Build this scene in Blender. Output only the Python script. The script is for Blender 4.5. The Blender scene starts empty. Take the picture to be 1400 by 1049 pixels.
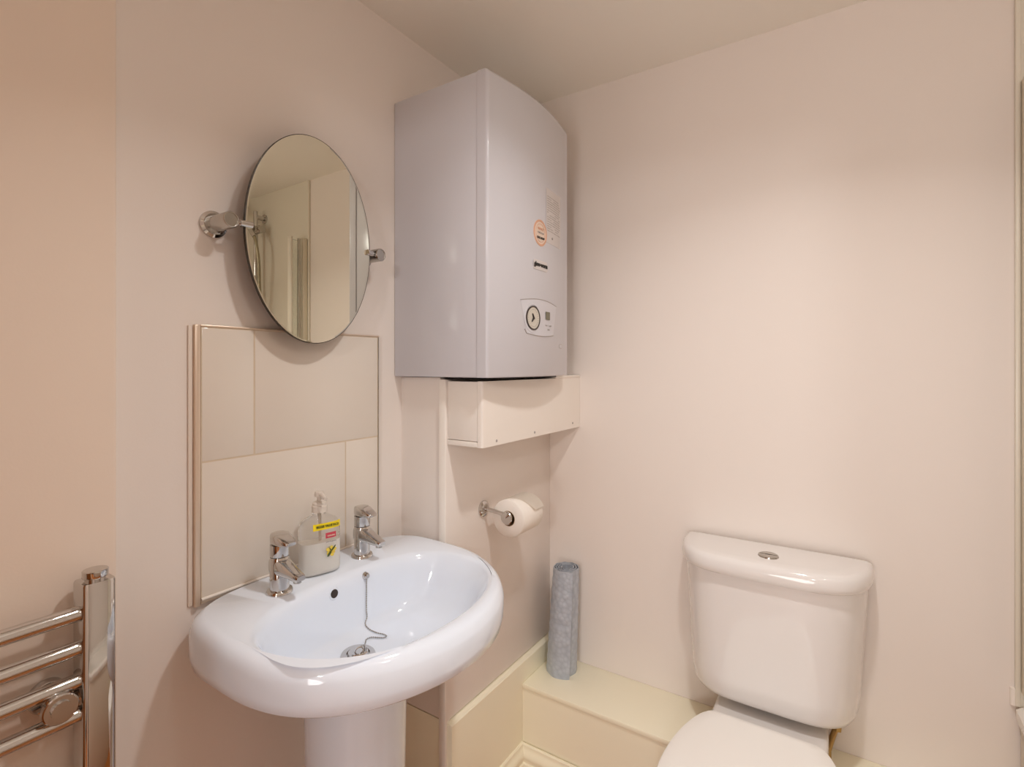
import bpy, bmesh, math, random
from mathutils import Vector, Matrix
from mathutils.bvhtree import BVHTree
random.seed(4)
C = bpy.context.scene.collection
PI = math.pi

# ------------------------------------------------------------------ materials
def srgb(r, g, b):
    f = lambda c: (c/255/12.92) if c/255 <= .04045 else ((c/255+.055)/1.055)**2.4
    return (f(r), f(g), f(b), 1)

def mat(name, col, rough=.5, metal=0, spec=.5, trans=0, ior=1.45, coat=0, noise=None, bump=None, sss=0):
    m = bpy.data.materials.new(name); m.use_nodes = True
    nt = m.node_tree; p = nt.nodes['Principled BSDF']
    p.inputs['Base Color'].default_value = col
    p.inputs['Roughness'].default_value = rough
    p.inputs['Metallic'].default_value = metal
    p.inputs['Specular IOR Level'].default_value = spec
    p.inputs['Transmission Weight'].default_value = trans
    p.inputs['IOR'].default_value = ior
    p.inputs['Coat Weight'].default_value = coat
    p.inputs['Coat Roughness'].default_value = .04
    if noise or bump:
        tc = nt.nodes.new('ShaderNodeTexCoord')
    if noise:                                             # (scale, second colour)
        n = nt.nodes.new('ShaderNodeTexNoise'); n.inputs['Scale'].default_value = noise[0]; n.inputs['Detail'].default_value = 4
        nt.links.new(tc.outputs['Object'], n.inputs['Vector'])
        mx = nt.nodes.new('ShaderNodeMix'); mx.data_type = 'RGBA'
        mx.inputs['A'].default_value = col; mx.inputs['B'].default_value = noise[1]
        nt.links.new(n.outputs['Fac'], mx.inputs['Factor'])
        nt.links.new(mx.outputs['Result'], p.inputs['Base Color'])
    if bump:                                              # (scale, strength)
        n2 = nt.nodes.new('ShaderNodeTexNoise'); n2.inputs['Scale'].default_value = bump[0]; n2.inputs['Detail'].default_value = 3
        nt.links.new(tc.outputs['Object'], n2.inputs['Vector'])
        b = nt.nodes.new('ShaderNodeBump'); b.inputs['Strength'].default_value = bump[1]; b.inputs['Distance'].default_value = .002
        nt.links.new(n2.outputs['Fac'], b.inputs['Height']); nt.links.new(b.outputs['Normal'], p.inputs['Normal'])
    return m

def emis(name, col, s):
    m = bpy.data.materials.new(name); m.use_nodes = True
    p = m.node_tree.nodes['Principled BSDF']
    p.inputs['Base Color'].default_value = (.8, .8, .8, 1)
    p.inputs['Emission Color'].default_value = col; p.inputs['Emission Strength'].default_value = s
    return m

M = {}
PAINT = srgb(234, 225, 218)
M['wall'] = mat('wall_paint', PAINT, .5, spec=.3, noise=(2.2, srgb(231, 222, 214)), bump=(260, .05))
M['pier'] = mat('pier_warm_tone', srgb(236, 220, 205), .5, spec=.3, noise=(2.2, srgb(233, 216, 201)), bump=(260, .05))  # wall colour in a slightly warmer tone
M['ceiling'] = mat('ceiling_paint', srgb(244, 240, 231), .7, spec=.2, noise=(2, srgb(241, 236, 226)))
M['gloss'] = mat('cream_gloss_paint', srgb(249, 243, 220), .28, spec=.45, noise=(4, srgb(247, 240, 215)))
M['boxwhite'] = mat('white_gloss_board', srgb(242, 235, 227), .3, spec=.45, noise=(6, srgb(238, 230, 221)))
M['tile'] = mat('cream_tile', srgb(228, 219, 208), .12, spec=.5, noise=(3, srgb(224, 214, 202)))
M['grout'] = mat('grout', srgb(218, 201, 178), .8, noise=(40, srgb(205, 187, 163)))
M['ceramic'] = mat('white_ceramic', srgb(233, 241, 252), .07, spec=.6, coat=.3, noise=(2, srgb(231, 239, 251)))
M['wc'] = mat('warm_white_ceramic', srgb(233, 229, 226), .08, spec=.6, coat=.3, noise=(2, srgb(231, 227, 224)))
M['seat'] = mat('white_seat_plastic', srgb(246, 243, 238), .22, noise=(2, srgb(244, 241, 236)))
M['chrome'] = mat('chrome', srgb(208, 205, 202), .05, 1)
M['chromesoft'] = mat('satin_chrome', srgb(190, 186, 180), .2, 1)
M['mirror'] = mat('mirror_silvering', srgb(222, 220, 206), .004, 1)
M['mirroredge'] = mat('mirror_edge', srgb(66, 60, 52), .25, .6)
M['boiler'] = mat('boiler_white_enamel', srgb(208, 207, 212), .16, spec=.5, noise=(1.5, srgb(206, 205, 211)))
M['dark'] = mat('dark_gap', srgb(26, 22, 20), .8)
M['display'] = mat('lcd_display', srgb(112, 108, 88), .2)
M['grey'] = mat('grey_print', srgb(168, 160, 156), .6)
M['midgrey'] = mat('dark_grey_print', srgb(104, 96, 92), .6)
M['black'] = mat('black_print', srgb(38, 33, 30), .5)
M['dialface'] = mat('dial_face', srgb(206, 200, 188), .35)
M['dialring'] = mat('dial_ring', srgb(60, 50, 44), .3)
M['label'] = mat('paper_label', srgb(212, 206, 204), .5)
M['orange'] = mat('orange_print', srgb(218, 168, 140), .5)
M['peach'] = mat('peach_sticker', srgb(228, 208, 192), .5)
M['trimbronze'] = mat('warm_tile_trim', srgb(222, 202, 182), .3, .45)
M['sealant'] = mat('sealant', srgb(228, 216, 204), .5)
M['tissue'] = mat('tissue_paper', srgb(244, 238, 230), .9, spec=.1, bump=(180, .25))
M['card'] = mat('cardboard_core', srgb(178, 150, 118), .9)
M['floor'] = mat('oak_floor', srgb(182, 116, 58), .4, noise=(6, srgb(156, 94, 44)))
M['bath'] = mat('white_acrylic', srgb(238, 234, 226), .12, spec=.5, noise=(2, srgb(236, 231, 223)))
M['bathpanel'] = mat('bath_panel_cream', srgb(224, 212, 194), .3, noise=(3, srgb(219, 206, 187)))
M['shower'] = mat('shower_wall_panel', srgb(224, 218, 204), .16, spec=.5, noise=(2, srgb(220, 213, 198)))
M['profile'] = mat('white_profile', srgb(232, 226, 212), .25, noise=(4, srgb(226, 219, 204)))
M['profilesilver'] = mat('silver_profile', srgb(222, 214, 196), .3, .6)
M['hose'] = mat('shower_hose', srgb(172, 164, 140), .25, .85, bump=(400, .3))
M['brass'] = mat('brass', srgb(170, 140, 92), .3, 1)
M['added_door'] = mat('added_door_wood', srgb(176, 112, 58), .4, noise=(3, srgb(150, 90, 42)))
M['yellow'] = mat('yellow_band', srgb(240, 214, 28), .4)
M['red'] = mat('red_logo', srgb(200, 70, 84), .4)
M['green'] = mat('dark_green_print', srgb(72, 84, 34), .5)
M['flower'] = mat('vanilla_yellow', srgb(236, 208, 84), .5)
M['palelabel'] = mat('pale_label', srgb(240, 232, 208), .5)
M['soap'] = mat('milky_soap', srgb(252, 250, 245), .25, spec=.4, noise=(5, srgb(251, 248, 242)))
M['pump'] = mat('translucent_pump', srgb(226, 216, 205), .35, trans=.12, ior=1.2)
M['rubber'] = mat('grey_foam', srgb(178, 180, 188), .5, noise=(30, srgb(160, 163, 172)))
M['lens'] = emis('lamp_lens', (1, .93, .84, 1), 9)
# clear plastic (bottle) and thin clear glass (bath screen)
M['plastic'] = mat('clear_plastic', (.97, .96, .94, 1), .06, trans=1, ior=1.18)
M['glass'] = mat('clear_glass', (.985, .99, .975, 1), .0, trans=1, ior=1.1)
# grey rolled mat: bubbly translucent sheet
def mat_roll():
    m = mat('bubbled_grey_vinyl', srgb(172, 176, 184), .32, spec=.5)
    nt = m.node_tree; p = nt.nodes['Principled BSDF']
    tc = nt.nodes.new('ShaderNodeTexCoord'); v = nt.nodes.new('ShaderNodeTexVoronoi'); v.inputs['Scale'].default_value = 75
    nt.links.new(tc.outputs['Object'], v.inputs['Vector'])
    b = nt.nodes.new('ShaderNodeBump'); b.inputs['Strength'].default_value = .5; b.inputs['Distance'].default_value = .003; b.invert = True
    nt.links.new(v.outputs['Distance'], b.inputs['Height']); nt.links.new(b.outputs['Normal'], p.inputs['Normal'])
    r = nt.nodes.new('ShaderNodeValToRGB'); r.color_ramp.elements[0].color = srgb(198, 204, 213); r.color_ramp.elements[1].color = srgb(176, 183, 193)
    r.color_ramp.elements[1].position = .8
    nt.links.new(v.outputs['Distance'], r.inputs['Fac']); nt.links.new(r.outputs['Color'], p.inputs['Base Color'])
    p.inputs['Transmission Weight'].default_value = .1
    return m
M['roll'] = mat_roll()

# ------------------------------------------------------------------ mesh helpers
class MB:
    def __init__(s): s.bm = bmesh.new()
    def merge(s, b):
        me = bpy.data.meshes.new('t'); b.to_mesh(me); b.free(); s.bm.from_mesh(me); bpy.data.meshes.remove(me); return s
    def box(s, lo, hi, r=0, seg=2, rot=None, only=None):
        b = bmesh.new(); bmesh.ops.create_cube(b, size=1)
        lo, hi = Vector(lo), Vector(hi); c = (lo+hi)/2; d = hi-lo
        for v in b.verts: v.co = Vector((v.co.x*d.x, v.co.y*d.y, v.co.z*d.z))
        if r:
            e = [x for x in b.edges if only is None or only(x)]
            bmesh.ops.bevel(b, geom=e, offset=r, segments=seg, affect='EDGES', profile=.5)
        for v in b.verts:
            v.co = (rot @ v.co if rot else v.co) + c
        return s.merge(b)
    def cyl(s, a, b_, r, r2=None, n=32, bev=0, cap=True):
        a, b_ = Vector(a), Vector(b_); b = bmesh.new(); d = b_-a; L = d.length
        q = d.to_track_quat('Z', 'Y')
        if bev: prof = [(0, 0), (r-bev, 0), (r, bev), ((r2 or r), L-bev), ((r2 or r)-bev, L), (0, L)]
        elif cap: prof = [(0, 0), (r, 0), ((r2 or r), L), (0, L)]
        else: prof = [(r, 0), ((r2 or r), L)]
        s._lathe(b, prof, n)
        for v in b.verts: v.co = q @ v.co + a
        return s.merge(b)
    def _lathe(s, b, prof, n):
        rings = []
        for (r, z) in prof:
            if r <= 1e-7: rings.append([b.verts.new((0, 0, z))])
            else: rings.append([b.verts.new((r*math.cos(2*PI*i/n), r*math.sin(2*PI*i/n), z)) for i in range(n)])
        for A, B in zip(rings, rings[1:]):
            for i in range(n):
                j = (i+1) % n
                if len(A) == 1 and len(B) == 1: continue
                if len(A) == 1: b.faces.new((A[0], B[j], B[i]))
                elif len(B) == 1: b.faces.new((A[i], A[j], B[0]))
                else: b.faces.new((A[i], A[j], B[j], B[i]))
    def lathe(s, prof, loc=(0, 0, 0), axis=(0, 0, 1), n=40, sc=(1, 1, 1)):
        b = bmesh.new(); s._lathe(b, prof, n); q = Vector(axis).to_track_quat('Z', 'Y')
        for v in b.verts: v.co = q @ Vector((v.co.x*sc[0], v.co.y*sc[1], v.co.z*sc[2])) + Vector(loc)
        return s.merge(b)
    def tube(s, pts, r, n=10, cap=True):
        pts = [Vector(p) for p in pts]; b = bmesh.new(); rings = []
        up = Vector((0, 0, 1)); prev = None
        for i, p in enumerate(pts):
            t = (pts[min(i+1, len(pts)-1)]-pts[max(i-1, 0)]).normalized()
            if prev is None:
                x = t.orthogonal().normalized()
            else:
                x = (prev - t*prev.dot(t)).normalized()
            prev = x; y = t.cross(x); rr = r[i] if isinstance(r, (list, tuple)) else r
            rings.append([b.verts.new(p+rr*(math.cos(2*PI*k/n)*x+math.sin(2*PI*k/n)*y)) for k in range(n)])
        for A, B in zip(rings, rings[1:]):
            for i in range(n): b.faces.new((A[i], A[(i+1) % n], B[(i+1) % n], B[i]))
        if cap: b.faces.new(rings[0][::-1]); b.faces.new(rings[-1])
        return s.merge(b)
    def loft(s, rings, cap0=True, cap1=True):
        b = bmesh.new(); R = [[b.verts.new(p) for p in r] for r in rings]; n = len(R[0])
        for A, B in zip(R, R[1:]):
            for i in range(n): b.faces.new((A[i], A[(i+1) % n], B[(i+1) % n], B[i]))
        if cap0: b.faces.new(R[0][::-1])
        if cap1: b.faces.new(R[-1])
        return s.merge(b)
    def prism(s, poly, f, h0, h1, bev=0):                 # poly: 2D points, f(u,v,h) -> 3D
        return s.loft([[f(u, v, h0) for u, v in poly], [f(u, v, h1) for u, v in poly]])
    def sphere(s, c, r, sc=(1, 1, 1), n=16):
        b = bmesh.new(); bmesh.ops.create_uvsphere(b, u_segments=n, v_segments=n//2+2, radius=r)
        for v in b.verts: v.co = Vector((v.co.x*sc[0], v.co.y*sc[1], v.co.z*sc[2]))+Vector(c)
        return s.merge(b)
    def build(s, name, m, parent=None, smooth=True, angle=35):
        bmesh.ops.recalc_face_normals(s.bm, faces=s.bm.faces[:])
        me = bpy.data.meshes.new(name); s.bm.to_mesh(me); s.bm.free()
        me.materials.append(m)
        if smooth:
            me.shade_smooth()
            me.set_sharp_from_angle(angle=math.radians(angle))
        return link(name, me, parent)

def link(name, me, parent=None):
    o = bpy.data.objects.new(name, me); C.objects.link(o)
    if parent:
        o.parent = parent; o.matrix_parent_inverse = world(parent).inverted()
    return o
def world(o):
    m = Matrix.LocRotScale(o.location, o.rotation_euler, o.scale)
    return (world(o.parent) @ o.matrix_parent_inverse @ m) if o.parent else m
def thing(name, label, cat, loc=(0, 0, 0), group=None):
    o = bpy.data.objects.new(name, None); C.objects.link(o); o.location = loc; o.empty_display_size = .05
    o['label'] = label; o['category'] = cat
    if group: o['group'] = group
    return o
def tag(o, label, cat, group=None):
    o['label'] = label; o['category'] = cat
    if group: o['group'] = group
    return o
def struct(o, label=None):
    o['kind'] = 'structure'
    if label: o['label'] = label
    return o
def text(name, body, size, origin, ux, uy, m, parent, depth=.0006, sx=1, align='CENTER', bold=0):
    cu = bpy.data.curves.new(name, 'FONT'); cu.body = body; cu.size = size; cu.align_x = align; cu.align_y = 'CENTER'
    cu.extrude = depth/2; cu.offset = bold
    t = bpy.data.objects.new('t', cu); C.objects.link(t)
    bpy.context.view_layer.update()
    me = bpy.data.meshes.new_from_object(t.evaluated_get(bpy.context.evaluated_depsgraph_get()))
    bpy.data.objects.remove(t); bpy.data.curves.remove(cu)
    ux, uy = Vector(ux).normalized(), Vector(uy).normalized(); uz = ux.cross(uy)
    for v in me.vertices: v.co = Vector(origin)+ux*v.co.x*sx+uy*v.co.y+uz*v.co.z
    me.materials.clear(); me.materials.append(m); me.name = name
    return link(name, me, parent)

def catmull(P, k=8, closed=False):
    P = [Vector(p) for p in P]; out = []; n = len(P)
    for i in range(n-1):
        a, b, c, d = P[max(i-1, 0)], P[i], P[i+1], P[min(i+2, n-1)]
        for j in range(k):
            t = j/k
            out.append(.5*((2*b)+(c-a)*t+(2*a-5*b+4*c-d)*t*t+(3*b-a-3*c+d)*t**3))
    out.append(P[-1]); return out

# ------------------------------------------------------------------ the room
XA, XR, YB, YF, ZC = -.99, .99, 1.51, -.36, 2.157
BX, BP, BL = -.834, .986, -.819                     # boxed-in pipes: face, near end, lower face
def slab(name, lo, hi, m): return struct(MB().box(lo, hi).build(name, m, smooth=False))
slab('floor', (XA-.1, -2.6, -.1), (XR+.1, YB+.1, 0), M['floor'])
slab('ceiling', (XA-.1, YF-.1, ZC), (XR+.1, YB+.1, ZC+.1), M['ceiling'])
slab('wall_left', (XA-.1, YF-.1, 0), (XA, YB+.1, ZC), M['wall'])
slab('wall_back', (XA, YB, 0), (XR, YB+.1, ZC), M['wall'])
slab('wall_right', (XR, YF-.1, 0), (XR+.1, YB+.1, ZC), M['wall'])
# front wall (behind the viewpoint) with the doorway the light comes through
DX0, DX1, DH = -.42, .30, 1.99
w = MB().box((XA, YF-.1, 0), (DX0, YF, ZC)).box((DX1, YF-.1, 0), (XR, YF, ZC)).box((DX0, YF-.1, DH), (DX1, YF, ZC))
struct(w.build('wall_front', M['wall'], smooth=False))
w = MB().box((DX0-.07, YF, 0), (DX0, YF+.015, DH+.07)).box((DX1, YF, 0), (DX1+.07, YF+.015, DH+.07)).box((DX0, YF, DH), (DX1, YF+.015, DH+.07))
struct(w.build('trim_1', M['gloss'], smooth=False))
# added oak cupboard door left of the doorway, gives the chrome its orange reflection
d1 = struct(MB().box((-.93, YF, .01), (-.515, YF+.02, 1.98), .003).build('added_door_1', M['added_door']))
MB().cyl((-.55, YF+.02, 1.0), (-.55, YF+.05, 1.0), .012, bev=.003).build('added_door_knob', M['chrome'], d1)
# hallway beyond the doorway
w = MB().box((-1.5, -2.7, 0), (1.6, -2.6, 2.4)).box((-1.6, -2.7, 0), (-1.5, YF-.1, 2.4)).box((1.5, -2.7, 0), (1.6, YF-.1, 2.4)).box((-1.5, -2.6, 2.4), (1.6, YF-.1, 2.5))
w.box((-1.5, YF-.1, ZC), (1.5, YF, 2.5)).box((-1.5, YF-.1, 0), (XA, YF, ZC)).box((XR, YF-.1, 0), (1.5, YF, ZC))
struct(w.build('wall_hall', M['wall'], smooth=False))
# slightly proud length of wall that carries the towel radiator
w = MB().box((XA, YF, 0), (XA+.012, .349, ZC), .004, 3, only=lambda e: abs(e.verts[0].co.x-.006) < 1e-4 and abs(e.verts[1].co.x-.006) < 1e-4 and e.verts[0].co.y > 0 and e.verts[1].co.y > 0)
struct(w.build('wall_pier', M['pier']))

# boxed-in pipework: upper panel with its end board, lower panel with sloping cap, low bench
w = MB().box((BX-.022, BP-.004, .40), (BX, YB, 1.245), .002)
w.box((XA, BP, .40), (BX-.022, BP+.016, 1.25))
struct(w.build('wall_boxing', M['wall']))
w = MB().box((BX-.022, BP-.0065, 0), (BX-.0005, BP+.012, 1.246), .003)
struct(w.build('trim_2', M['boxwhite']))
w = MB().prism([(0, 0), (BL-XA, 0), (BL-XA, .3925), (BL-XA-.002, .3945), (BX-XA+.001, .397), (0, .397)], lambda u, v, h: (XA+u, h, v), BP, YB)
struct(w.build('wall_boxing_lower', M['gloss'], smooth=False))
BZ, BY = .334, 1.315
w = MB().box((BL, BY, 0), (.292, YB, BZ-.014), 0).box((BL, BY-.004, BZ-.014), (.292, YB, BZ), .003)
struct(w.build('wall_bench', M['gloss']))
# skirting with an ogee top, mitred in the corner
ogee = [(0, 0), (.020, 0), (.020, .105), (.018, .112), (.0135, .115), (.0135, .120), (.016, .126), (.016, .134), (.0125, .142), (.008, .147), (.006, .152), (.006, .158), (.003, .162), (0, .162)]
w = MB().loft([[(BL+u, BP, v) for u, v in ogee], [(BL+u, BY-.004-u, v) for u, v in ogee]])
struct(w.build('baseboard_left', M['gloss'], angle=25))
w = MB().loft([[(BL+u, BY-.0005-u-.0035, v) for u, v in ogee], [(.29, BY-.004-u, v) for u, v in ogee]])
struct(w.build('baseboard_back', M['gloss'], angle=25))

# shower end: glossy wall panel on the back wall with a chrome edge trim
PX = .296
struct(MB().box((PX, YB-.008, .56), (XR, YB, ZC)).build('wall_shower', M['shower'], smooth=False))
w = MB().box((PX-.004, YB-.0105, .56), (PX+.004, YB, ZC), .0015)
struct(w.build('trim_3', M['profile']))

# ------------------------------------------------------------------ tiled splashback
sp = thing('tile_splashback', 'cream tiled splashback on the wall behind the basin', 'splashback', (XA, .686, .86))
Y0, Y1, Z0, Z1 = .478, .896, .850, 1.350
MB().box((XA+.0002, Y0, Z0), (XA+.0089, Y1, Z1)).build('grout', M['grout'], sp, smooth=False)
t = MB(); g = .0014
for (a, b, c, d) in ((Y0, .578, 1.105, Z1), (.578, Y1, 1.105, Z1), (Y0, .798, Z0, 1.105), (.798, Y1, Z0, 1.105)):
    t.box((XA+.0008, a+g, c+g), (XA+.0095, b-g, d-g), .0012)
t.build('tiles', M['tile'], sp)
o = MB().box((XA+.0002, Y0-.011, Z0-.003), (XA+.0112, Y0-.001, Z1+.004), .002).build('edge_trim', M['trimbronze'], sp); o['label'] = 'bronze toned metal edge trim on the left'
o = MB().box((XA+.0002, Y0-.019, Z0), (XA+.004, Y0-.011, Z1+.002), .001).build('sealant_line', M['sealant'], sp)
MB().box((XA+.0002, Y0-.001, Z1+.0002), (XA+.0105, Y1+.004, Z1+.004), .001).build('edge_trim', M['trimbronze'], sp)
MB().box((XA+.0002, Y1+.0005, Z0), (XA+.0105, Y1+.003, Z1+.0002), .0008).build('edge_trim', M['chromesoft'], sp)

# ------------------------------------------------------------------ basin
def spow(v, e): return math.copysign(abs(v)**e, v)
NB = 128
def ring(c, af, ab, b, nf, nb, z, lf=1):
    R = []
    for i in range(NB):
        p = 2*PI*i/NB; cs, sn = math.cos(p), math.sin(p)
        n, a = (nf + (.30 if sn < 0 else 0)*sn*sn, af) if cs >= 0 else (nb, ab)
        bb_ = b if sn > 0 else b*lf
        R.append(Vector((c[0]+a*spow(cs, 2/n), c[1]+bb_*spow(sn, 2/n), z)))
    return R
def outer(d, z): return ring((-.80, .695), .270-d, .1885-min(d, .012), .281-d, 2.02, 4.5, z, .975)
def inner(d, z): return ring((-.715, .685), .142-d, .146-d, .232-d, 2.05, 2.7, z)
def mix(A, B, t, z=None):
    R = [a.lerp(b, t) for a, b in zip(A, B)]
    if z is not None:
        for v in R: v.z = z
    return R
WASTE = Vector((-.785, .668, .727))
wr = ring((WASTE.x, WASTE.y), .024, .024, .024, 2, 2, .7265)
ped = ring((-.80, .69), .06, .08, .07, 2.3, 3, .585)
def low(t, z): return mix(ped, outer(.03, z), t, z)
dip = lambda R, k: [Vector((v.x, v.y, v.z - k*max(0, (v.x+.90))/.37)) for v in R]   # deck falls slightly to the front
rings = [low(0, .665), low(.03, .69), low(.16, .702), low(.34, .716), low(.56, .735), low(.80, .752), low(.95, .763), outer(.022, .768), outer(.011, .771), outer(.003, .778), outer(0, .795),
         outer(0, .825)] + [dip(R, .010) for R in (outer(.002, .839), outer(.006, .848), outer(.013, .8545), outer(.022, .857),
         inner(-.010, .8565), inner(-.004, .854), inner(.0005, .849), inner(.004, .842))]
I0 = inner(.004, .84)
for t_, z in ((.035, .828), (.075, .81), (.125, .788), (.19, .766), (.27, .7505), (.38, .741), (.58, .7345), (.80, .7292)):
    rings.append(mix(I0, wr, t_, z))
rings.append(wr)
bs = thing('pedestal_basin', 'white ceramic wash basin on a pedestal below the oval mirror', 'wash basin', (-.80, .69, 0))
bb = MB().loft(rings, cap0=True, cap1=True)
bvh = BVHTree.FromBMesh(bb.bm)
bb.build('bowl', M['ceramic'], bs, angle=60)
# pedestal: faceted front column
def pr(z, s): return [Vector((-.805+s*x, .69+s*y, z)) for x, y in
     [(.085*math.cos(a) if math.cos(a) > 0 else .12*math.cos(a), .092*spow(math.sin(a), .8)) for a in [2*PI*i/40 for i in range(40)]]]
MB().loft([pr(0, 1.12), pr(.02, 1.12), pr(.06, .98), pr(.3, .9), pr(.5, .95), pr(.60, .97), pr(.70, .98)]).build('pedestal', M['ceramic'], bs, angle=40)
# overflow hole on the back of the bowl
def down(x, y):
    h = bvh.ray_cast(Vector((x, y, 1.2)), Vector((0, 0, -1))); return h[0], h[1]
def fromfront(y, z):
    h = bvh.ray_cast(Vector((-.74, y, z)), Vector((-1, 0, 0))); return h[0], h[1]
p, n = fromfront(.668, .829)
if n.x < 0: n = -n
MB().lathe([(0, .0008), (.0085, .0008), (.0098, .0012), (.0115, .0008), (.012, 0), (.012, -.004)], p, n).build('overflow_rim', M['ceramic'], bs)
o = MB().lathe([(0, .0016), (.0082, .0016), (.0086, -.002)], p, n).build('overflow_hole', M['dialring'], bs); o['label'] = 'dark overflow hole'
# waste ring
MB().lathe([(.0, .001), (.021, .001), (.022, .004), (.031, .0035), (.0325, .001), (.0325, -.004)], WASTE+Vector((0, 0, .0015)), (.06, 0, 1)).build('waste_ring', M['chrome'], bs)
# sealant between basin and tiles
MB().tube([(XA+.0105, Y0+.0, .858), (XA+.0105, Y1, .858)], .0028).build('sealant_line', M['boxwhite'], bs)

# plug and chain : lifts out, a thing of its own
pc = thing('basin_plug', 'chrome basin plug on a ball chain, resting in the basin waste', 'plug', WASTE)
pz = WASTE.z+.004
MB().lathe([(0, .006), (.016, .006), (.0185, .004), (.0195, 0), (.012, -.003), (0, -.003)], (WASTE.x, WASTE.y, pz+.001), (0, 0, 1)).build('stopper', M['chrome'], pc)
a0 = []
for i in range(13):
    a = PI*i/12; a0.append((WASTE.x+.0045*math.cos(a)*.7+.003, WASTE.y+.0075*math.cos(a), pz+.006+.008*math.sin(a)))
MB().tube(a0, .0014, 8).build('ring', M['chrome'], pc)
ap, an = fromfront(.747, .838)
if an.x < 0: an = -an
MB().lathe([(0, .009), (.004, .0085), (.0068, .005), (.0072, .002), (.008, 0)], ap, an).build('chain_stay', M['chrome'], pc)
pts = []
top = ap+an*.004
for i in range(8):
    t_ = i/7; y = .747-.008*t_; z = .832-.075*t_
    hp, hn = fromfront(y, z); pts.append(hp+(hn if hn.x > 0 else -hn)*.0028)
for (x, y) in ((-.838, .732), (-.826, .7335), (-.810, .738), (-.796, .7425), (-.787, .742), (-.787, .736), (-.797, .730), (-.809, .722), (-.812, .712), (-.805, .703), (-.797, .692)):
    hp, hn = down(x, y); pts.append(hp+Vector((0, 0, .0024)))
pts.append(Vector((WASTE.x+.004, WASTE.y+.012, pz+.012))); pts.append(Vector((WASTE.x+.002, WASTE.y+.004, pz+.0135)))
cl = catmull([top]+pts, 10)
ch = MB(); ch.tube(cl, .0008, 6)
acc = 0; last = cl[0]
for q in cl:
    acc += (q-last).length; last = q
    if acc >= .0034:
        ch.sphere(q, .00155, n=6); acc = 0
ch.build('ball_chain', M['chromesoft'], pc)

# ------------------------------------------------------------------ taps
def tap(name, label, x, y):
    p, n = down(x, y); z = p.z
    T = thing(name, label, 'tap', (x, y, z), 'chrome basin taps')
    MB().lathe([(0, -.003), (.0235, -.003), (.0235, .003), (.022, .0055), (.0178, .0065), (0, .0065)], (x, y, z), n=40).build('base_flange', M['chrome'], T)
    b = MB().lathe([(0, .004), (.0172, .004), (.0172, .0655), (.0165, .0672), (0, .0672)], (x, y, z), n=40)
    # tapering spout
    R = []
    for (u, hw, z0, z1) in ((-.012, .0150, .034, .066), (.006, .0158, .034, .066), (.018, .0152, .034, .0625), (.036, .0128, .034, .0545), (.054, .0110, .033, .0470), (.063, .0102, .0325, .0440), (.0655, .0085, .0345, .0425)):
        zc, hz = (z0+z1)/2, (z1-z0)/2
        R.append([(x+u, y+hw*spow(math.cos(2*PI*k/28), .55), z+zc+hz*spow(math.sin(2*PI*k/28), .55)) for k in range(28)])
    b.loft(R)
    b.build('body', M['chrome'], T, angle=45)
    MB().cyl((x+.0545, y, z+.0293), (x+.0545, y, z+.035), .0072, n=20).build('aerator', M['chromesoft'], T)
    h = MB().lathe([(0, .0685), (.0168, .0685), (.0172, .0695), (.0172, .090), (0, .090)], (x, y, z), n=40)
    R = []
    for (u, hw, z0, z1) in ((-.0170, .006, .090, .1085), (-.0145, .011, .0895, .1105), (-.006, .0162, .0893, .112), (.004, .0172, .0893, .1118), (.014, .0165, .0895, .1085), (.026, .0140, .0905, .1035), (.035, .0112, .0915, .0995), (.0375, .0085, .0925, .0982)):
        zc, hz = (z0+z1)/2, (z1-z0)/2
        R.append([(x+u, y+hw*spow(math.cos(2*PI*k/28), .5), z+zc+hz*spow(math.sin(2*PI*k/28), .5)) for k in range(28)])
    h.loft(R)
    h.build('lever_handle', M['chrome'], T, angle=45)
    MB().lathe([(.0166, .0672), (.0166, .0685)], (x, y, z), n=40).build('seam', M['dark'], T)
tap('basin_tap', 'chrome basin tap nearer the towel radiator, left of the soap bottle', -.897, .578)
tap('basin_tap', 'chrome basin tap farther back, right of the soap bottle', -.912, .787)

# ------------------------------------------------------------------ soap bottle
SX, SY = -.912, .676
sz = down(SX, SY)[0].z+.0005
S = thing('soap_bottle', 'clear pump bottle of milky hand soap with yellow band, standing between the taps', 'soap bottle', (SX, SY, sz))
sa = math.radians(-16)                              # front face turned a little towards the room
sux = Vector((math.sin(-sa)*1, math.cos(sa), 0)); suy = Vector((math.cos(sa), math.sin(sa), 0))   # width, depth axes
sux = Vector((-suy.y, suy.x, 0))
def sring(w_, d_, z, n=3.0, N=48):
    return [Vector((SX, SY, sz+z)) + sux*(w_*spow(math.cos(2*PI*k/N), 2/n)) + suy*(d_*spow(math.sin(2*PI*k/N), 2/n)) for k in range(N)]
W, D = .0405, .0225
body = [sring(W-.006, D-.006, 0), sring(W-.001, D-.001, .004), sring(W, D, .010), sring(W, D, .092), sring(W-.001, D-.001, .100), sring(W-.006, D-.003, .108), sring(W-.016, D-.007, .114), sring(.015, .013, .118, 2.2), sring(.0125, .0125, .120, 2), sring(.0125, .0125, .124, 2)]
MB().loft(body).build('bottle', M['plastic'], S, angle=50)
k = .0012
liq = [sring(W-.006-k, D-.006-k, .0015), sring(W-.001-k, D-.001-k, .005), sring(W-k, D-k, .011), sring(W-k, D-k, .066)]
o = MB().loft(liq).build('liquid_soap', M['soap'], S, angle=50)
c = (SX, SY, sz)
MB().lathe([(0, .1245), (.0150, .1245), (.0150, .137), (.0135, .1385), (.0135, .143), (.008, .146), (.0045, .147), (.0045, .158), (0, .158)], c, n=32).build('pump_collar', M['pump'], S)
nz = Vector((SX, SY, sz+.160))
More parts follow.
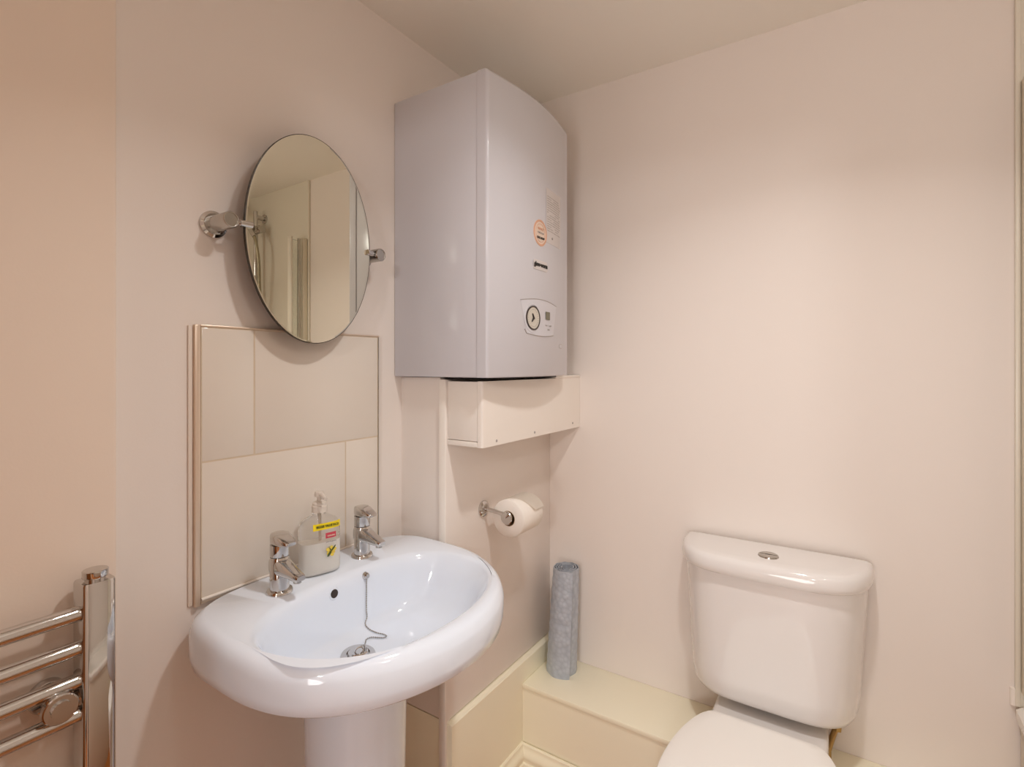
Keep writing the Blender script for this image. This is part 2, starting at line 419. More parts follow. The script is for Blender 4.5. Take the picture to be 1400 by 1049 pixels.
MB().lathe([(0, .156), (.0095, .156), (.0100, .160), (.0085, .1655), (0, .167)], c, n=24).tube([nz, nz+suy*.02+Vector((0, 0, .001)), nz+suy*.034-Vector((0, 0, .004))], [.0055, .0048, .0038], 12).build('pump_head', M['pump'], S)
MB().tube([(SX, SY, sz+.124), (SX, SY, sz+.008)], .003, 8).build('dip_tube', M['pump'], S)
# prints on the front face
def face(u, v, off=.0012):                          # point on the bottle's front
    c_ = abs(u)/W; d_ = D*(max(0, 1-c_**3.0))**(1/3.0)
    return Vector((SX, SY, sz+v))+sux*u+suy*(d_+off)
def patch(name, u0, u1, v0, v1, m, off=.0008, skew=0):
    b = bmesh.new(); N = 10; rows = []
    for v in (0, 1):
        rows.append([b.verts.new(face(u0+(u1-u0)*i/N, (v0 if v == 0 else v1)+skew*(i/N-.5), off)) for i in range(N+1)])
    for i in range(N): b.faces.new((rows[0][i], rows[0][i+1], rows[1][i+1], rows[1][i]))
    ex = bmesh.ops.extrude_face_region(b, geom=b.faces[:])
    for v in ex['geom']:
        if isinstance(v, bmesh.types.BMVert): v.co += suy*.0004
    return MB().merge(b).build(name, m, S, smooth=False)
# the front faces +suy; its left-to-right direction as read is +sux
o = patch('yellow_band', -.021, .037, .0925, .1055, M['yellow']); o['label'] = 'yellow band'
text('lettering', 'BIGGER VALUE PACK', .0066, face(.008, .099, .0026)-suy*.0008, sux, (0, 0, 1), M['green'], S, sx=.74, bold=.00015)
o = patch('red_logo', .004, .026, .0735, .0845, M['red'])
text('lettering', 'cussons', .0055, face(.015, .079, .0024), sux, (0, 0, 1), M['palelabel'], S, sx=.9)
text('lettering', 'pure & gentle', .0038, face(.015, .0665, .0022), sux, (0, 0, 1), M['grey'], S)
fl = face(.015, .047, .0022); f2 = MB()
for a, L in ((20, .0115), (85, .0105), (150, .0115), (215, .0105), (285, .0115), (330, .009)):
    d = sux*math.cos(math.radians(a))+Vector((0, 0, 1))*math.sin(math.radians(a)); e = sux*-math.sin(math.radians(a))+Vector((0, 0, 1))*math.cos(math.radians(a))
    f2.loft([[fl+d*L*(.5-.5*math.cos(2*PI*i/16))+e*L*.34*math.sin(2*PI*i/16)+suy*h for i in range(16)] for h in (0, .0005)])
f2.build('flower_print', M['flower'], S, smooth=False)
f3 = MB()
for a, L, wd in ((50, .014, .12), (232, .013, .18), (118, .008, .12)):
    d = sux*math.cos(math.radians(a))+Vector((0, 0, 1))*math.sin(math.radians(a)); e = sux*-math.sin(math.radians(a))+Vector((0, 0, 1))*math.cos(math.radians(a))
    f3.loft([[fl+d*L*(.5-.5*math.cos(2*PI*i/16))+e*L*wd*math.sin(2*PI*i/16)+suy*h for i in range(16)] for h in (.0008, .0014)])
f3.build('vanilla_pod_print', M['green'], S, smooth=False)

# ------------------------------------------------------------------ oval tilting mirror
XM, MY, MZ = -.935, .6815, 1.541
mi = thing('oval_mirror', 'frameless oval mirror tilting between two chrome wall mounts above the basin', 'mirror', (XM, MY, MZ))
myaw = math.radians(-.68); mtilt = math.radians(0)
MR = Matrix.Rotation(myaw, 3, 'Z') @ Matrix.Rotation(mtilt, 3, 'Y')
def mpt(u, v, w_): return Vector((XM, MY, MZ)) + MR @ Vector((w_, u, v))
def oval(a, b, w_, N=96): return [mpt(a*math.cos(2*PI*i/N), b*math.sin(2*PI*i/N), w_) for i in range(N)]
A_, B_ = .1475, .2150
MB().loft([oval(A_, B_, -.006), oval(A_, B_, -.0004), oval(A_-.0014, B_-.0014, 0)], cap0=True, cap1=False).build('edge', M['mirroredge'], mi, angle=20)
MB().loft([oval(A_-.0014, B_-.0014, .0000), oval(A_-.004, B_-.004, .0003)], cap0=False, cap1=True).build('glass', M['mirror'], mi, smooth=False)
for (y, s) in ((.503, 1), (.856, -1)):
    m_ = MB().lathe([(0, 0), (.0245, 0), (.0245, .005), (.022, .0065), (.0195, .008), (.0195, .010), (0, .010)], (XA, y, MZ), (1, 0, 0))
    wm = m_.build('wall_mount', M['chrome'], mi)
    MB().lathe([(0, .010), (.0148, .010), (.0148, .063), (.0135, .065), (.012, .0648), (.0118, .0635), (0, .0635)], (XA, y, MZ), (1, 0, 0)).build('post', M['chromesoft'], wm)
    e = mpt(-s*(A_-.012), 0, .004)
    MB().cyl((XM-.001, y+s*.013, MZ), (XM-.001, y+s*.022, MZ), .0042).cyl((XM+.001, y+s*.019, MZ), e, .0062, bev=.001, n=20).build('pivot_pin', M['chrome'], wm)
    MB().box((XM-.012, y+s*.033-.006, MZ-.005), (XM-.006, y+s*.033+.012*s+.006, MZ+.005), .001).build('back_clip', M['chromesoft'], wm)

# ------------------------------------------------------------------ boiler
FX, BY0, BY1, BZ0, BZ1 = -.69, .958, 1.357, 1.252, 1.961
bo = thing('wall_boiler', 'white combination boiler mounted high on the wall beside the mirror', 'boiler', (XA, 1.157, BZ0))
MB().box((XA+.001, BY0+.0015, BZ0), (FX-.032, BY1-.0015, BZ1-.001), .003).build('casing', M['boiler'], bo)
# front cover: slightly bowed, with rounded vertical edges
prof = [(FX-.031, BY0)]
N = 10; r = .008; BOW = .024
for i in range(N+1):
    a = PI/2*i/N; prof.append((FX-r+r*math.sin(a), BY0+r-r*math.cos(a)))
for i in range(1, 16):
    u = i/16; prof.append((FX+BOW*math.sin(PI*u), BY0+r+(BY1-BY0-2*r)*u))
for i in range(N+1):
    a = PI/2*i/N; prof.append((FX-r+r*math.cos(a), BY1-r+r*math.sin(a)))
prof.append((FX-.031, BY1))
def cov(z, k): 
    cx_, cy_ = FX-.031, (BY0+BY1)/2
    return [Vector((cx_+(u-cx_)*(1-k*2) if u > cx_ else u, cy_+(v-cy_)*(1-k*.1), z)) for u, v in prof]
MB().loft([cov(BZ0, .03), cov(BZ0+.004, 0), cov(BZ1-.012, 0), cov(BZ1-.004, .04), cov(BZ1, .12)]).build('front_cover', M['boiler'], bo, angle=40)
MB().box((FX-.0325, BY0+.0014, BZ0+.001), (FX-.0308, BY1-.0004, BZ1-.003)).build('seam', M['boiler'], bo, smooth=False)
MB().box((BX+.004, BY0+.03, BZ0-.004), (FX-.02, BY1-.035, BZ0+.001)).build('gap_shade', M['dark'], bo, smooth=False)  # dark slab paints the shade in the gap above the boxing cover
def fx(y):                                          # x of the bowed front at y
    u = (y-BY0-r)/(BY1-BY0-2*r); return FX+BOW*math.sin(PI*min(1, max(0, u)))
def plate(name, y0, y1, z0, z1, m, off=.0006, rad=.003, th=.0006, par=None):
    m_ = bmesh.new(); N_ = 24; T, B = [], []
    for i in range(N_+1):
        y = y0+(y1-y0)*(.5-.5*math.cos(PI*i/N_)); e = min(y-y0, y1-y)
        k = 0 if e >= rad else rad-math.sqrt(max(0, rad*rad-(rad-e)**2))
        T.append((y, z1-k)); B.append((y, z0+k))
    return shell(T, B, off, th).build(name, m, par or bo, smooth=False)
def shell(T, B, off, th):                           # thin raised patch following the bowed front, between an upper and a lower edge
    m_ = MB(); b = m_.bm
    q = [[b.verts.new((fx(y)+off+h, y, z)) for y, z in E] for E, h in ((T, 0), (B, 0), (B, -th-.0004), (T, -th-.0004))]
    for i in range(len(T)-1):
        for A, D_ in ((q[0], q[1]), (q[1], q[2]), (q[3], q[0])):
            try: b.faces.new((A[i], A[i+1], D_[i+1], D_[i]))
            except ValueError: pass
    bmesh.ops.remove_doubles(b, verts=b.verts[:], dist=1e-6)
    return m_
UY, UZ = (0, 1, 0), (0, 0, 1)
lb = plate('instruction_label', 1.186, 1.286, 1.603, 1.746, M['label'], rad=.001); lb['label'] = 'white printed instruction label'
text('lettering', 'IMPORTANT', .0075, (fx(1.191)-.0008, 1.191, 1.736), (-.30, 1, 0), UZ, M['midgrey'], lb, align='LEFT', bold=.0002)
ln = MB(); z = 1.725
while z > 1.630:
    y = 1.192
    while y < 1.270:
        L = random.uniform(.006, .02); e = min(y+L, 1.281)
        if random.random() < .9: ln.loft([[(fx(yy)+h, yy, zz) for yy, zz in ((y, z), (e, z), (e, z+.0016), (y, z+.0016))] for h in (.0004, .0009)])
        y = e+.003
    z -= .0060
ln.build('printed_lines', M['grey'], lb, smooth=False)
text('lettering', 'WARNING', .0075, (fx(1.191)-.0004, 1.191, 1.619), (-.05, 1, 0), UZ, M['midgrey'], lb, align='LEFT', bold=.0002)
def disc(y, z, r0, r1, ell=1, off=.0006, th=.0006, N=48):
    m_ = MB()
    def pp(r_, i, h): 
        yy = y+r_*math.cos(2*PI*i/N); return Vector((fx(yy)+off+h, yy, z+r_*ell*math.sin(2*PI*i/N)))
    if r0: 
        b = bmesh.new(); R = [[b.verts.new(pp(q, i, h)) for i in range(N)] for q, h in ((r0, -th), (r0, 0), (r1, 0), (r1, -th))]
        for A, B in zip(R, R[1:]+R[:1]):
            for i in range(N): b.faces.new((A[i], A[(i+1) % N], B[(i+1) % N], B[i]))
        m_.merge(b)
    else: m_.loft([[pp(r1, i, h) for i in range(N)] for h in (-th, 0)])
    return m_
st = disc(1.155, 1.620, 0, .034).build('round_sticker', M['peach'], bo, smooth=False); st['label'] = 'round peach and orange service sticker'
disc(1.155, 1.620, .0285, .0335, off=.001).build('orange_ring', M['orange'], st, smooth=False)
disc(1.155, 1.620, .0225, .0235, off=.001).build('orange_ring', M['orange'], st, smooth=False)
text('lettering', 'SERVICE', .0085, (fx(1.155)+.0014, 1.155, 1.630), UY, UZ, M['orange'], st)
text('lettering', 'CARE PLAN', .0062, (fx(1.155)+.0014, 1.155, 1.620), UY, UZ, M['grey'], st)
text('lettering', 'CALL NOW', .0072, (fx(1.155)+.0014, 1.155, 1.607), UY, UZ, M['black'], st, bold=.0003)
bd = plate('brand_badge', 1.120, 1.192, 1.524, 1.549, M['label'], rad=.006, off=.0012, th=.0016)
text('lettering', 'glow-worm', .0145, (fx(1.156)+.0016, 1.156, 1.5375), UY, UZ, M['black'], bd, bold=.0009, sx=.98)
# control panel: shallow curved recess line, dial clock, display
cp = MB(); out = []
for i in range(17):
    u = i/16; out.append((1.068+.184*u, 1.4405+.009*math.sin(PI*u)))
for i in range(13):
    u = i/12; out.append((1.230-.138*u, 1.3605-.005*math.sin(PI*u)))
cpl = shell([(1.068+.184*i/16, 1.4405+.009*math.sin(PI*i/16)) for i in range(17)], [(1.092+.138*i/16, 1.3605-.005*math.sin(PI*i/16)) for i in range(17)], .0006, .0006)
cpo = cpl.build('control_panel', M['boiler'], bo, smooth=False); cpo['label'] = 'control panel with dial clock and small display'
def stroke(pts2, rad, m, name, off=.0006):
    return MB().tube([(fx(y)+off, y, z) for y, z in pts2], rad, 6).build(name, m, cpo)
stroke(out[:17], .0009, M['grey'], 'panel_line')
stroke(out[17:]+[(1.084, 1.370)], .0011, M['grey'], 'panel_line')
DY, DZ = 1.1195, 1.3995
disc(DY, DZ, .0325, .0375, off=.0014, th=.001).build('dial_bezel', M['boiler'], cpo)
disc(DY, DZ, .0272, .0302, off=.0030, th=.003).build('dial_ring', M['dialring'], cpo)
disc(DY, DZ, 0, .0276, off=.0018, th=.001).build('dial_face', M['dialface'], cpo, smooth=False)
tk = MB()
for i in range(24):
    a = 2*PI*i/24; y, z = DY+.0215*math.cos(a), DZ+.0215*math.sin(a)
    tk.box((fx(y)+.0016, y-.0007, z-.0007), (fx(y)+.0024, y+.0007, z+.0007))
tk.build('dial_ticks', M['grey'], cpo, smooth=False)
for a, L in ((118, .012), (228, .013), (330, .004)):
    MB().tube([(fx(DY)+.0028, DY, DZ), (fx(DY)+.0028, DY+L*math.cos(math.radians(a)), DZ+L*math.sin(math.radians(a)))], [.0026, .0014], 6).build('dial_hand', M['black'], cpo)
plate('display', 1.180, 1.205, 1.400, 1.4205, M['display'], off=.0022, rad=.001, par=cpo)
text('lettering', 'bar   C   mode', .006, (fx(1.195)+.0018, 1.197, 1.385), UY, UZ, M['grey'], cpo, sx=.9)
text('lettering', 'reset', .006, (fx(1.195)+.0018, 1.197, 1.3745), UY, UZ, M['grey'], cpo, sx=.9)
plate('maker_mark', 1.277, 1.303, 1.3275, 1.3395, M['grey'], rad=.0055, off=.0005)
plate('maker_mark', 1.279, 1.301, 1.329, 1.338, M['boiler'], rad=.004, off=.0009)
# hanging bracket peeping over the top at the back
MB().tube([(XA+.0, 1.06, 2.0), (XA+.03, 1.06, 2.016), (XA+.05, 1.075, 2.016), (XA+.05, 1.09, 1.995), (XA+.05, 1.09, 1.958)], .009, 10).build('pipe', M['boxwhite'], bo)

# boxing cover under the boiler
cx0, cx1, cz0, cz1 = BX, -.725, 1.085, 1.2425
bc = thing('boxing_cover', 'white painted board cover boxing the pipes directly under the boiler', 'pipe cover', (-.78, 1.25, cz0))
MB().box((cx1-.015, BP, cz0), (cx1, YB-.001, cz1), .006, 3, only=lambda e: e.verts[0].co.x > 0 and e.verts[1].co.x > 0 and e.verts[0].co.y < 0 and e.verts[1].co.y < 0).build('front_board', M['boxwhite'], bc)
MB().box((cx0+.001, BP+.001, cz0+.014), (cx1-.0162, BP+.016, cz1-.001), .0012).build('side_board', M['boxwhite'], bc)
MB().box((cx0+.001, BP+.0005, cz0), (cx1-.0162, YB-.001, cz0+.0125), .0012).build('base_board', M['boxwhite'], bc)
MB().box((cx0+.001, BP+.017, cz0+.013), (cx1-.0155, YB-.002, cz0+.0135)).build('shadow_gap', M['dark'], bc, smooth=False)
MB().box((cx0+.001, BY1-.01, cz1), (cx1+.002, YB-.001, cz1+.008), .002).build('top_board', M['boxwhite'], bc)
for y, z in ((1.043, 1.096), (1.226, 1.097), (1.458, 1.101)):
    MB().lathe([(0, .0012), (.0028, .0010), (.0036, 0), (0, 0)], (cx1, y, z), (1, 0, 0), n=16).build('screw', M['grey'], bc)

# ------------------------------------------------------------------ toilet roll on its holder
th = thing('toilet_roll_holder', 'chrome toilet roll holder fixed to the boxed panel', 'toilet roll holder', (BX, 1.136, .893))
MB().lathe([(0, 0), (.0215, 0), (.0215, .004), (.018, .0075), (.010, .010), (0, .0105)], (BX, 1.136, .893), (1, 0, 0)).build('wall_plate', M['chrome'], th)
AX, AZ = -.760, .8865
RZ = AZ-.0105; RX = AX+.003
MB().tube([(BX+.009, 1.136, .893), (BX+.04, 1.137, .8905), (AX-.006, 1.138, .8868)], .0055, 14).build('arm', M['chrome'], th)
bar = MB().cyl((AX, 1.128, AZ), (AX, 1.252, AZ), .0075, bev=.001).lathe([(0, 0), (.0160, 0), (.0175, .002), (.0175, .020), (.0165, .022), (0, .022)], (AX+.001, 1.135, RZ+.002), (0, 1, 0))
bar.build('bar', M['chrome'], th)
ro = thing('toilet_roll', 'white toilet paper roll hanging on the chrome holder', 'toilet roll', (RX, 1.192, RZ))
y0, y1 = 1.142, 1.242
rr = MB(); b = bmesh.new(); n = 56
R = [[b.verts.new((RX+q*math.cos(2*PI*i/n), y, RZ+q*math.sin(2*PI*i/n))) for i in range(n)] for q, y in ((.0205, y0+.001), (.048, y0), (.0495, y0+.0015), (.0495, y1-.0015), (.048, y1), (.0205, y1-.001))]
for A, B in zip(R, R[1:]):
    for i in range(n): b.faces.new((A[i], A[(i+1) % n], B[(i+1) % n], B[i]))
rr.merge(b).build('paper', M['tissue'], ro, angle=50)
b = bmesh.new(); R = [[b.verts.new((RX+q*math.cos(2*PI*i/n), y, RZ+q*math.sin(2*PI*i/n))) for i in range(n)] for q, y in ((.0206, y0+.001), (.0206, y1-.001), (.0192, y1-.001), (.0192, y0+.001))]
for A, B in zip(R, R[1:]+R[:1]):
    for i in range(n): b.faces.new((A[i], A[(i+1) % n], B[(i+1) % n], B[i]))
MB().merge(b).build('cardboard_core', M['card'], ro)
# loose folded end of the sheet lying over the top of the roll
b = bmesh.new(); N1, N2 = 16, 6; G = []
for i in range(N1+1):
    t_ = i/N1; a = math.radians(118-98*t_); rad = .0502+.010*max(0, t_-.35)**1.4
    ya, yb = y0+.004+.050*t_**1.1, y1-.001
    G.append([b.verts.new((RX+rad*math.cos(a), ya+(yb-ya)*j/N2, RZ+rad*math.sin(a))) for j in range(N2+1)])
for i in range(N1):
    for j in range(N2): b.faces.new((G[i][j], G[i][j+1], G[i+1][j+1], G[i+1][j]))
ex = bmesh.ops.solidify(b, geom=b.faces[:], thickness=.0006)
MB().merge(b).build('loose_sheet', M['tissue'], ro)

# ------------------------------------------------------------------ grey rolled bath mat standing on the bench
gm = thing('rolled_bath_mat', 'grey bubbled bath mat rolled up and stood on end in the bench corner', 'bath mat', (-.752, 1.447, BZ))
def spiral(z, r0, turns=3.4, th_=.0028):
    P_in, P_out = [], []; N = 150
    for i in range(N+1):
        t_ = i/N; a = t_*turns*2*PI-math.radians(185); rad = .016+(r0-.016)*(t_**.8)
        if t_ > .93: rad += .006*(t_-.93)/.07
        wob = .0009*math.sin(7*a)
        P_out.append(((rad+wob)*math.cos(a), (rad+wob)*math.sin(a), z)); P_in.append(((rad+wob-th_)*math.cos(a), (rad+wob-th_)*math.sin(a), z))
    return P_out+P_in[::-1]
rgs = []
H_ = .318
for i in range(29):
    t_ = i/28; z = t_*H_; rad = .0520-.0085*t_+.0011*math.sin(i*2.1)
    if i in (0, 28): rad -= .0015
    R = spiral(z, rad)
    rgs.append([Vector((x+.010*t_, y+.012*t_, zz+.0012*math.sin(9*math.atan2(y, x))*(1 if i == 28 else 0))) for x, y, zz in R])
sm = MB().loft(rgs)
for v in sm.bm.verts: v.co += Vector((-.752, 1.440, BZ))
sm.build('rolled_sheet', M['roll'], gm, angle=50)

# ------------------------------------------------------------------ toilet
tx, ctx = -.166, -.171
wc = thing('toilet', 'white close coupled toilet with closed seat lid in front of the low bench', 'toilet', (tx, 1.2, 0))
def dplan(hw, dep, z, yb=1.496, n=4.6, N=64, e=2.1):
    P = []
    for i in range(N+1):
        u = -1+2*i/N; u = math.sin(u*PI/2)
        P.append(Vector((ctx+hw*u, yb-dep*(max(0, 1-abs(u)**n))**(1/e)*1.0, z)))
    # close along the back
    for i in range(1, 12):
        P.append(Vector((ctx+hw-2*hw*i/12, yb, z)))
    return P
MB().loft([dplan(.155, .085, .444), dplan(.172, .110, .447), dplan(.183, .128, .455), dplan(.189, .138, .472), dplan(.193, .142, .51), dplan(.208, .150, .765), dplan(.2085, .150, .778)]).build('cistern', M['wc'], wc, angle=45)
MB().loft([dplan(.205, .152, .772), dplan(.2135, .162, .773), dplan(.217, .166, .778), dplan(.218, .167, .790), dplan(.2165, .1655, .803), dplan(.212, .161, .811), dplan(.203, .152, .8145), dplan(.178, .13, .8155)]).build('cistern_lid', M['wc'], wc, angle=45)
bt = MB().lathe([(0, .004), (.010, .0045), (.0195, .0045), (.0225, .003), (.0235, 0)], (tx-.002, 1.403, .8153), n=40).build('flush_button', M['chromesoft'], wc)
MB().box((tx-.021, 1.4027, .8190), (tx+.018, 1.4033, .8202)).build('split', M['dark'], bt, smooth=False)
# pan
def oval_ring(hw, yb, yf, z, nb=5, N=64):
    P = []; yc = yb-.30*(yb-yf)
    for i in range(N):
        a = 2*PI*i/N; cs, sn = math.cos(a), math.sin(a)
        if sn >= 0: P.append(Vector((tx+hw*spow(cs, 2/nb), yc+(yb-yc)*spow(sn, 2/nb), z)))
        else: P.append(Vector((tx+hw*spow(cs, 2/2.2), yc+(yc-yf)*spow(sn, 2/2.2), z)))
    return P
pan = MB().loft([oval_ring(.10, 1.30, 1.02, 0), oval_ring(.10, 1.30, 1.02, .02), oval_ring(.085, 1.30, 1.05, .08), oval_ring(.09, 1.305, 1.03, .18), oval_ring(.125, 1.31, .93, .29), oval_ring(.165, 1.31, .885, .37), oval_ring(.175, 1.31, .88, .405), oval_ring(.172, 1.308, .885, .412),
     oval_ring(.135, 1.25, .925, .412), oval_ring(.125, 1.235, .935, .40), oval_ring(.10, 1.20, .98, .32), oval_ring(.05, 1.15, 1.06, .25)])
pan.box((tx-.124, 1.25, .335), (tx+.124, 1.49, .425), .010, 3)
pan.build('pan', M['wc'], wc, angle=45)
def lid(d, z):
    P = []; yb, yf, hb, hw = 1.310-d*.6, .862+d, .124-d, .172-d
    L = [(hb-.012, yb), (hb, yb-.010)]
    for i in range(14):
        t_ = i/13; L.append((hb+(hw-hb)*math.sin(t_*PI/2)**1.0, yb-.012-(yb-.012-1.09)*(t_**1.35)))
    for i in range(1, 24):
        a = PI/2*i/24; L.append((hw*math.cos(a)**.92, 1.09-(1.09-yf)*math.sin(a)))
    P = [Vector((tx+x, y, z)) for x, y in L]+[Vector((tx, yf, z))]+[Vector((tx-x, y, z)) for x, y in L[::-1]]
    return P
MB().loft([lid(.004, .4135), lid(0, .416), lid(0, .428), lid(.003, .4305)]).build('seat', M['seat'], wc, angle=40)
MB().loft([lid(.003, .4325), lid(0, .435), lid(0, .447), lid(.003, .453), lid(.009, .4557), lid(.03, .4568)]).build('seat_lid', M['seat'], wc, angle=30)
for s in (-1, 1):
    MB().cyl((tx+s*.075-.014, 1.318, .436), (tx+s*.075+.014, 1.318, .436), .008, n=16).cyl((tx+s*.075, 1.318, .42), (tx+s*.075, 1.318, .436), .008, n=16).build('hinge', M['seat'], wc)
# water inlet beneath the cistern
MB().tube([(tx+.139, 1.452, .462), (tx+.138, 1.45, .425), (tx+.130, 1.445, .40), (tx+.122, 1.44, .37), (tx+.122, 1.44, .336)], .0065, 12).lathe([(0, 0), (.011, 0), (.011, .016), (0, .016)], (tx+.138, 1.45, .418), (.1, 0, 1), n=6).build('inlet_hose', M['brass'], wc)

# ------------------------------------------------------------------ chrome towel radiator on the left
rd = thing('towel_radiator', 'chrome ladder towel radiator on the left wall', 'towel radiator', (-.93, .1, 0))
RX0, RX1 = -.955, -.914
def post(yc):
    P = []
    for i in range(13):
        a = -PI/2+PI*i/12; P.append((RX1-.009+.009*spow(math.cos(a), .8), .0205*spow(math.sin(a), .75)))
    P += [(RX0+.003, .0205), (RX0, .0175), (RX0, -.0175), (RX0+.003, -.0205)]
    return [(x, yc+y) for x, y in P]
for yc in (.3065, -.19):
    Q = post(yc); cxm = (RX0+RX1)/2
    pt = MB().loft([[(cxm+(x-cxm)*k_, yc+(y-yc)*k_, z) for x, y in Q] for z, k_ in ((.165, .93), (.168, 1), (.962, 1), (.965, .95))]).build('post', M['chrome'], rd, angle=28)
    MB().lathe([(0, 0), (.0125, 0), (.0125, .004), (.0155, .005), (.0160, .006), (.0160, .0145), (.0150, .0155), (0, .0155)], (cxm, yc, .964), n=32).build('cap', M['chrome'], pt)
rails = [.9215, .872, .825, .7765] + [.66-.048*i for i in range(4)] + [.43-.048*i for i in range(4)]
for z in rails:
    MB().cyl((-.9345, -.172, z), (-.9345, .288, z), .0108, n=24).build('rail', M['chrome'], rd)
for (y, z) in ((.262, .8025), (-.14, .8025), (.262, .25), (-.14, .25)):
    wb = MB().lathe([(0, 0), (.023, 0), (.023, .010), (.021, .013), (.012, .014), (.012, .066), (0, .066)], (XA+.012, y, z), (1, 0, 0)).build('wall_bracket', M['chrome'], rd)
    MB().lathe([(0, .062), (.0190, .062), (.0205, .064), (.0205, .072), (.019, .0735), (0, .0738)], (XA+.012-.012, y, z), (1, 0, 0)).build('clamp_cap', M['chrome'], wb)

# ------------------------------------------------------------------ bath, screen and shower on the right
ba = thing('bathtub', 'white acrylic bath along the right hand wall', 'bath', (.64, .66, 0))
def rrect(x0, x1, y0_, y1_, rad, z, N=8):
    P = []
    for (cx_, cy_, a0) in ((x1-rad, y1_-rad, 0), (x0+rad, y1_-rad, 90), (x0+rad, y0_+rad, 180), (x1-rad, y0_+rad, 270)):
        for i in range(N+1):
            a = math.radians(a0+90*i/N); P.append(Vector((cx_+rad*math.cos(a), cy_+rad*math.sin(a), z)))
    return P
bx0, bx1, by0, by1 = .292, XR-.001, -.20, YB-.009
MB().loft([rrect(bx0+.006, bx1, by0, by1, .004, .53), rrect(bx0, bx1, by0, by1, .006, .535), rrect(bx0, bx1, by0, by1, .006, .555), rrect(bx0+.008, bx1-.004, by0+.006, by1-.002, .008, .563), rrect(bx0+.055, bx1-.05, by0+.06, by1-.09, .09, .563),
    rrect(bx0+.066, bx1-.06, by0+.07, by1-.10, .09, .552), rrect(bx0+.10, bx1-.09, by0+.16, by1-.13, .10, .30), rrect(bx0+.13, bx1-.12, by0+.22, by1-.16, .10, .17), rrect(bx0+.18, bx1-.17, by0+.30, by1-.22, .08, .155)]).build('tub', M['bath'], ba, angle=45)
MB().box((bx0+.008, by0+.004, 0), (bx0+.022, by1, .535), .002).build('side_panel', M['bathpanel'], ba)
MB().lathe([(0, .002), (.03, .002), (.034, 0)], (.64, 1.22, .156), (0, 0, 1)).build('waste', M['chrome'], ba)
MB().tube([(PX-.006, YB-.004, .56), (PX-.006, YB-.004, .595)], .006, 8).build('sealant_line', M['boxwhite'], ba)

SZ0, SZ1 = .572, 1.880
sc = thing('folding_bath_screen', 'clear folding bath screen with white profiles folded against the shower wall', 'bath screen', (.31, 1.45, SZ0))
o = MB().box((PX+.0045, YB-.034, SZ0+.02), (PX+.019, YB-.0085, SZ1), .003).build('wall_profile', M['profilesilver'], sc)
zz = [(.3110, 1.470), (.319, 1.425), (.327, 1.472), (.339, 1.43)]
for (p, q) in zip(zz, zz[1:]):
    a, b_ = Vector((*p, 0)), Vector((*q, 0)); d = (b_-a).normalized(); nn = Vector((-d.y, d.x, 0))*.0025
    a += d*.006; b_ -= d*.006
    MB().loft([[a-nn+Vector((0, 0, z)), b_-nn+Vector((0, 0, z)), b_+nn+Vector((0, 0, z)), a+nn+Vector((0, 0, z))] for z in (SZ0+.02, SZ1-.012)]).build('glass_leaf', M['glass'], sc, smooth=False)
for p in zz[1:]:
    MB().cyl((*p, SZ0+.005), (*p, SZ1-.006), .008, n=20, bev=.002).build('hinge_profile', M['profile'], sc)
    MB().cyl((*p, SZ1-.006), (*p, SZ1), .0095, n=20, bev=.002).build('end_cap', M['profile'], sc)

sh = thing('shower_riser', 'chrome shower riser rail with hand shower and hose above the bath', 'shower', (.69, YB-.06, 1.4))
SXr, SYr = .665, YB-.058
MB().cyl((SXr, SYr, 1.40), (SXr, SYr, 2.06), .0105, bev=.002).build('riser_rail', M['chrome'], sh)
for z in (1.43, 2.03):
    MB().cyl((SXr, SYr, z), (SXr, YB-.008, z), .012).lathe([(0, 0), (.022, 0), (.022, .008), (0, .008)], (SXr, YB-.008, z), (0, -1, 0)).build('wall_bracket', M['chrome'], sh)
MB().cyl((SXr+.03, SYr, 1.962), (SXr-.06, SYr, 1.962), .020, bev=.003).cyl((SXr-.035, SYr, 1.962), (SXr-.035, SYr-.03, 1.962), .014).build('slider', M['chromesoft'], sh)
hs = MB().tube([(SXr-.06, SYr-.04, 1.915), (SXr-.03, SYr-.045, 1.955), (SXr+.05, SYr-.07, 2.03), (SXr+.12, SYr-.09, 2.075)], [.011, .012, .013, .016], 16)
hs.lathe([(0, .012), (.02, .012), (.045, .004), (.048, 0), (.046, -.006), (0, -.008)], (SXr+.14, SYr-.11, 2.075), (.15, .5, .85), n=32).build('hand_shower', M['chrome'], sh)
MB().tube(catmull([(SXr-.06, SYr-.04, 1.915), (SXr-.075, SYr-.038, 1.87), (SXr-.082, SYr-.03, 1.78), (SXr-.07, SYr-.02, 1.66), (SXr-.058, SYr+.0, 1.56), (SXr-.055, SYr+.03, 1.525), (SXr-.055, YB-.009, 1.52)], 8), .008, 12).build('hose', M['hose'], sh)
MB().lathe([(0, 0), (.022, 0), (.022, .006), (.012, .012), (.012, .03), (0, .03)], (SXr-.055, YB-.008, 1.52), (0, -1, 0)).build('hose_outlet', M['chrome'], sh)

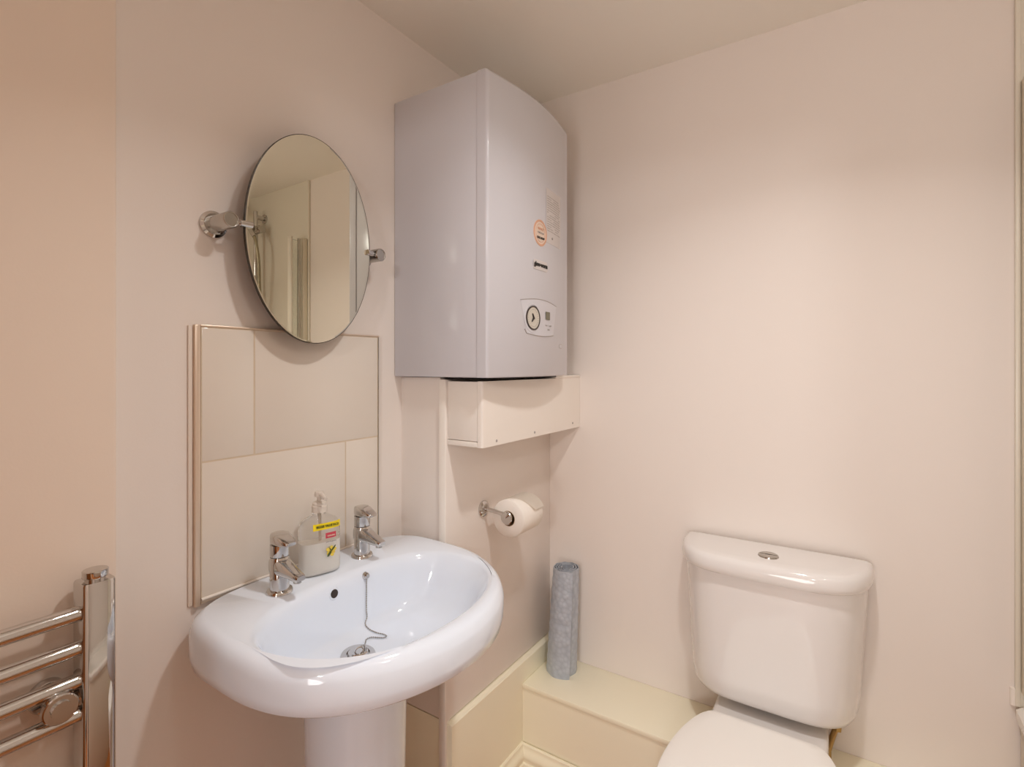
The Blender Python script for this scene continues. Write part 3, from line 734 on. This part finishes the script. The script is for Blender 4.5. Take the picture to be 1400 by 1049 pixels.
# ------------------------------------------------------------------ lamps and added fill lights
def downlight(x, y, label, zc=ZC):
    d = thing('ceiling_downlight', label, 'ceiling light', (x, y, zc), 'recessed ceiling downlights')
    MB().lathe([(.030, -.0005), (.030, -.004), (.040, -.005), (.043, -.0015), (.043, -.0002)], (x, y, zc), n=40).build('bezel', M['chrome'], d)
    MB().lathe([(0, -.0022), (.030, -.0022), (.030, -.0004)], (x, y, zc), n=32).build('lens', M['lens'], d)
downlight(-.10, .70, 'recessed chrome downlight in the ceiling in front of the toilet')
def area(name, loc, target, size, power, col, shape='DISK', size_y=None, spread=None):
    l = bpy.data.lights.new(name, 'AREA'); l.shape = shape; l.size = size; l.energy = power; l.color = col
    if size_y: l.size_y = size_y
    if spread: l.spread = math.radians(spread)
    o = bpy.data.objects.new(name, l); C.objects.link(o); o.location = loc
    o.rotation_euler = (Vector(target)-Vector(loc)).to_track_quat('-Z', 'Y').to_euler(); return o
area('downlight_lamp', (-.10, .70, ZC-.012), (-.10, .70, 0), .10, 4.6, (1, .99, .98), spread=130)
gl = bpy.data.lights.new('added_fill', 'POINT'); gl.energy = 3.1; gl.color = (1, .99, .98); gl.shadow_soft_size = .06  # added unseen fill light without a fitting, lifts the ceiling and walls
go = bpy.data.objects.new('added_fill', gl); C.objects.link(go); go.location = (.50, .30, 1.95)
area('hall_lamp', (.62, -2.3, 2.12), (-.1, 1.5, 1.0), .16, 10.5, (1, .99, .985))
area('added_hall_fill', (0, -1.7, .8), (-.15, 1.5, 1.4), 1.0, 15.5, (1, .99, .985))  # added soft fill, no fitting, brightens the ceiling through the doorway

wd = bpy.data.worlds.new('World'); bpy.context.scene.world = wd; wd.use_nodes = True
wd.node_tree.nodes['Background'].inputs['Color'].default_value = (1, .95, .9, 1)
wd.node_tree.nodes['Background'].inputs['Strength'].default_value = .05

# ------------------------------------------------------------------ camera
cam = bpy.data.cameras.new('Camera'); co = bpy.data.objects.new('Camera', cam); C.objects.link(co)
co.location = (0, 0, 1.28); co.rotation_euler = (PI/2, 0, math.radians(33.1))
cam.sensor_width = 36; cam.lens = 710/1400*36; cam.shift_y = -24.5/1400; cam.clip_start = .02
S_ = bpy.context.scene; S_.camera = co
S_.view_settings.view_transform = 'Standard'; S_.view_settings.look = 'None'
S_.view_settings.exposure = .25; S_.view_settings.gamma = 1; S_.view_settings.use_curve_mapping = False
S_.cycles.use_denoising = True; S_.cycles.max_bounces = 14; S_.cycles.diffuse_bounces = 8; S_.cycles.sample_clamp_indirect = 6
S_.cycles.transmission_bounces = 10; S_.cycles.glossy_bounces = 6
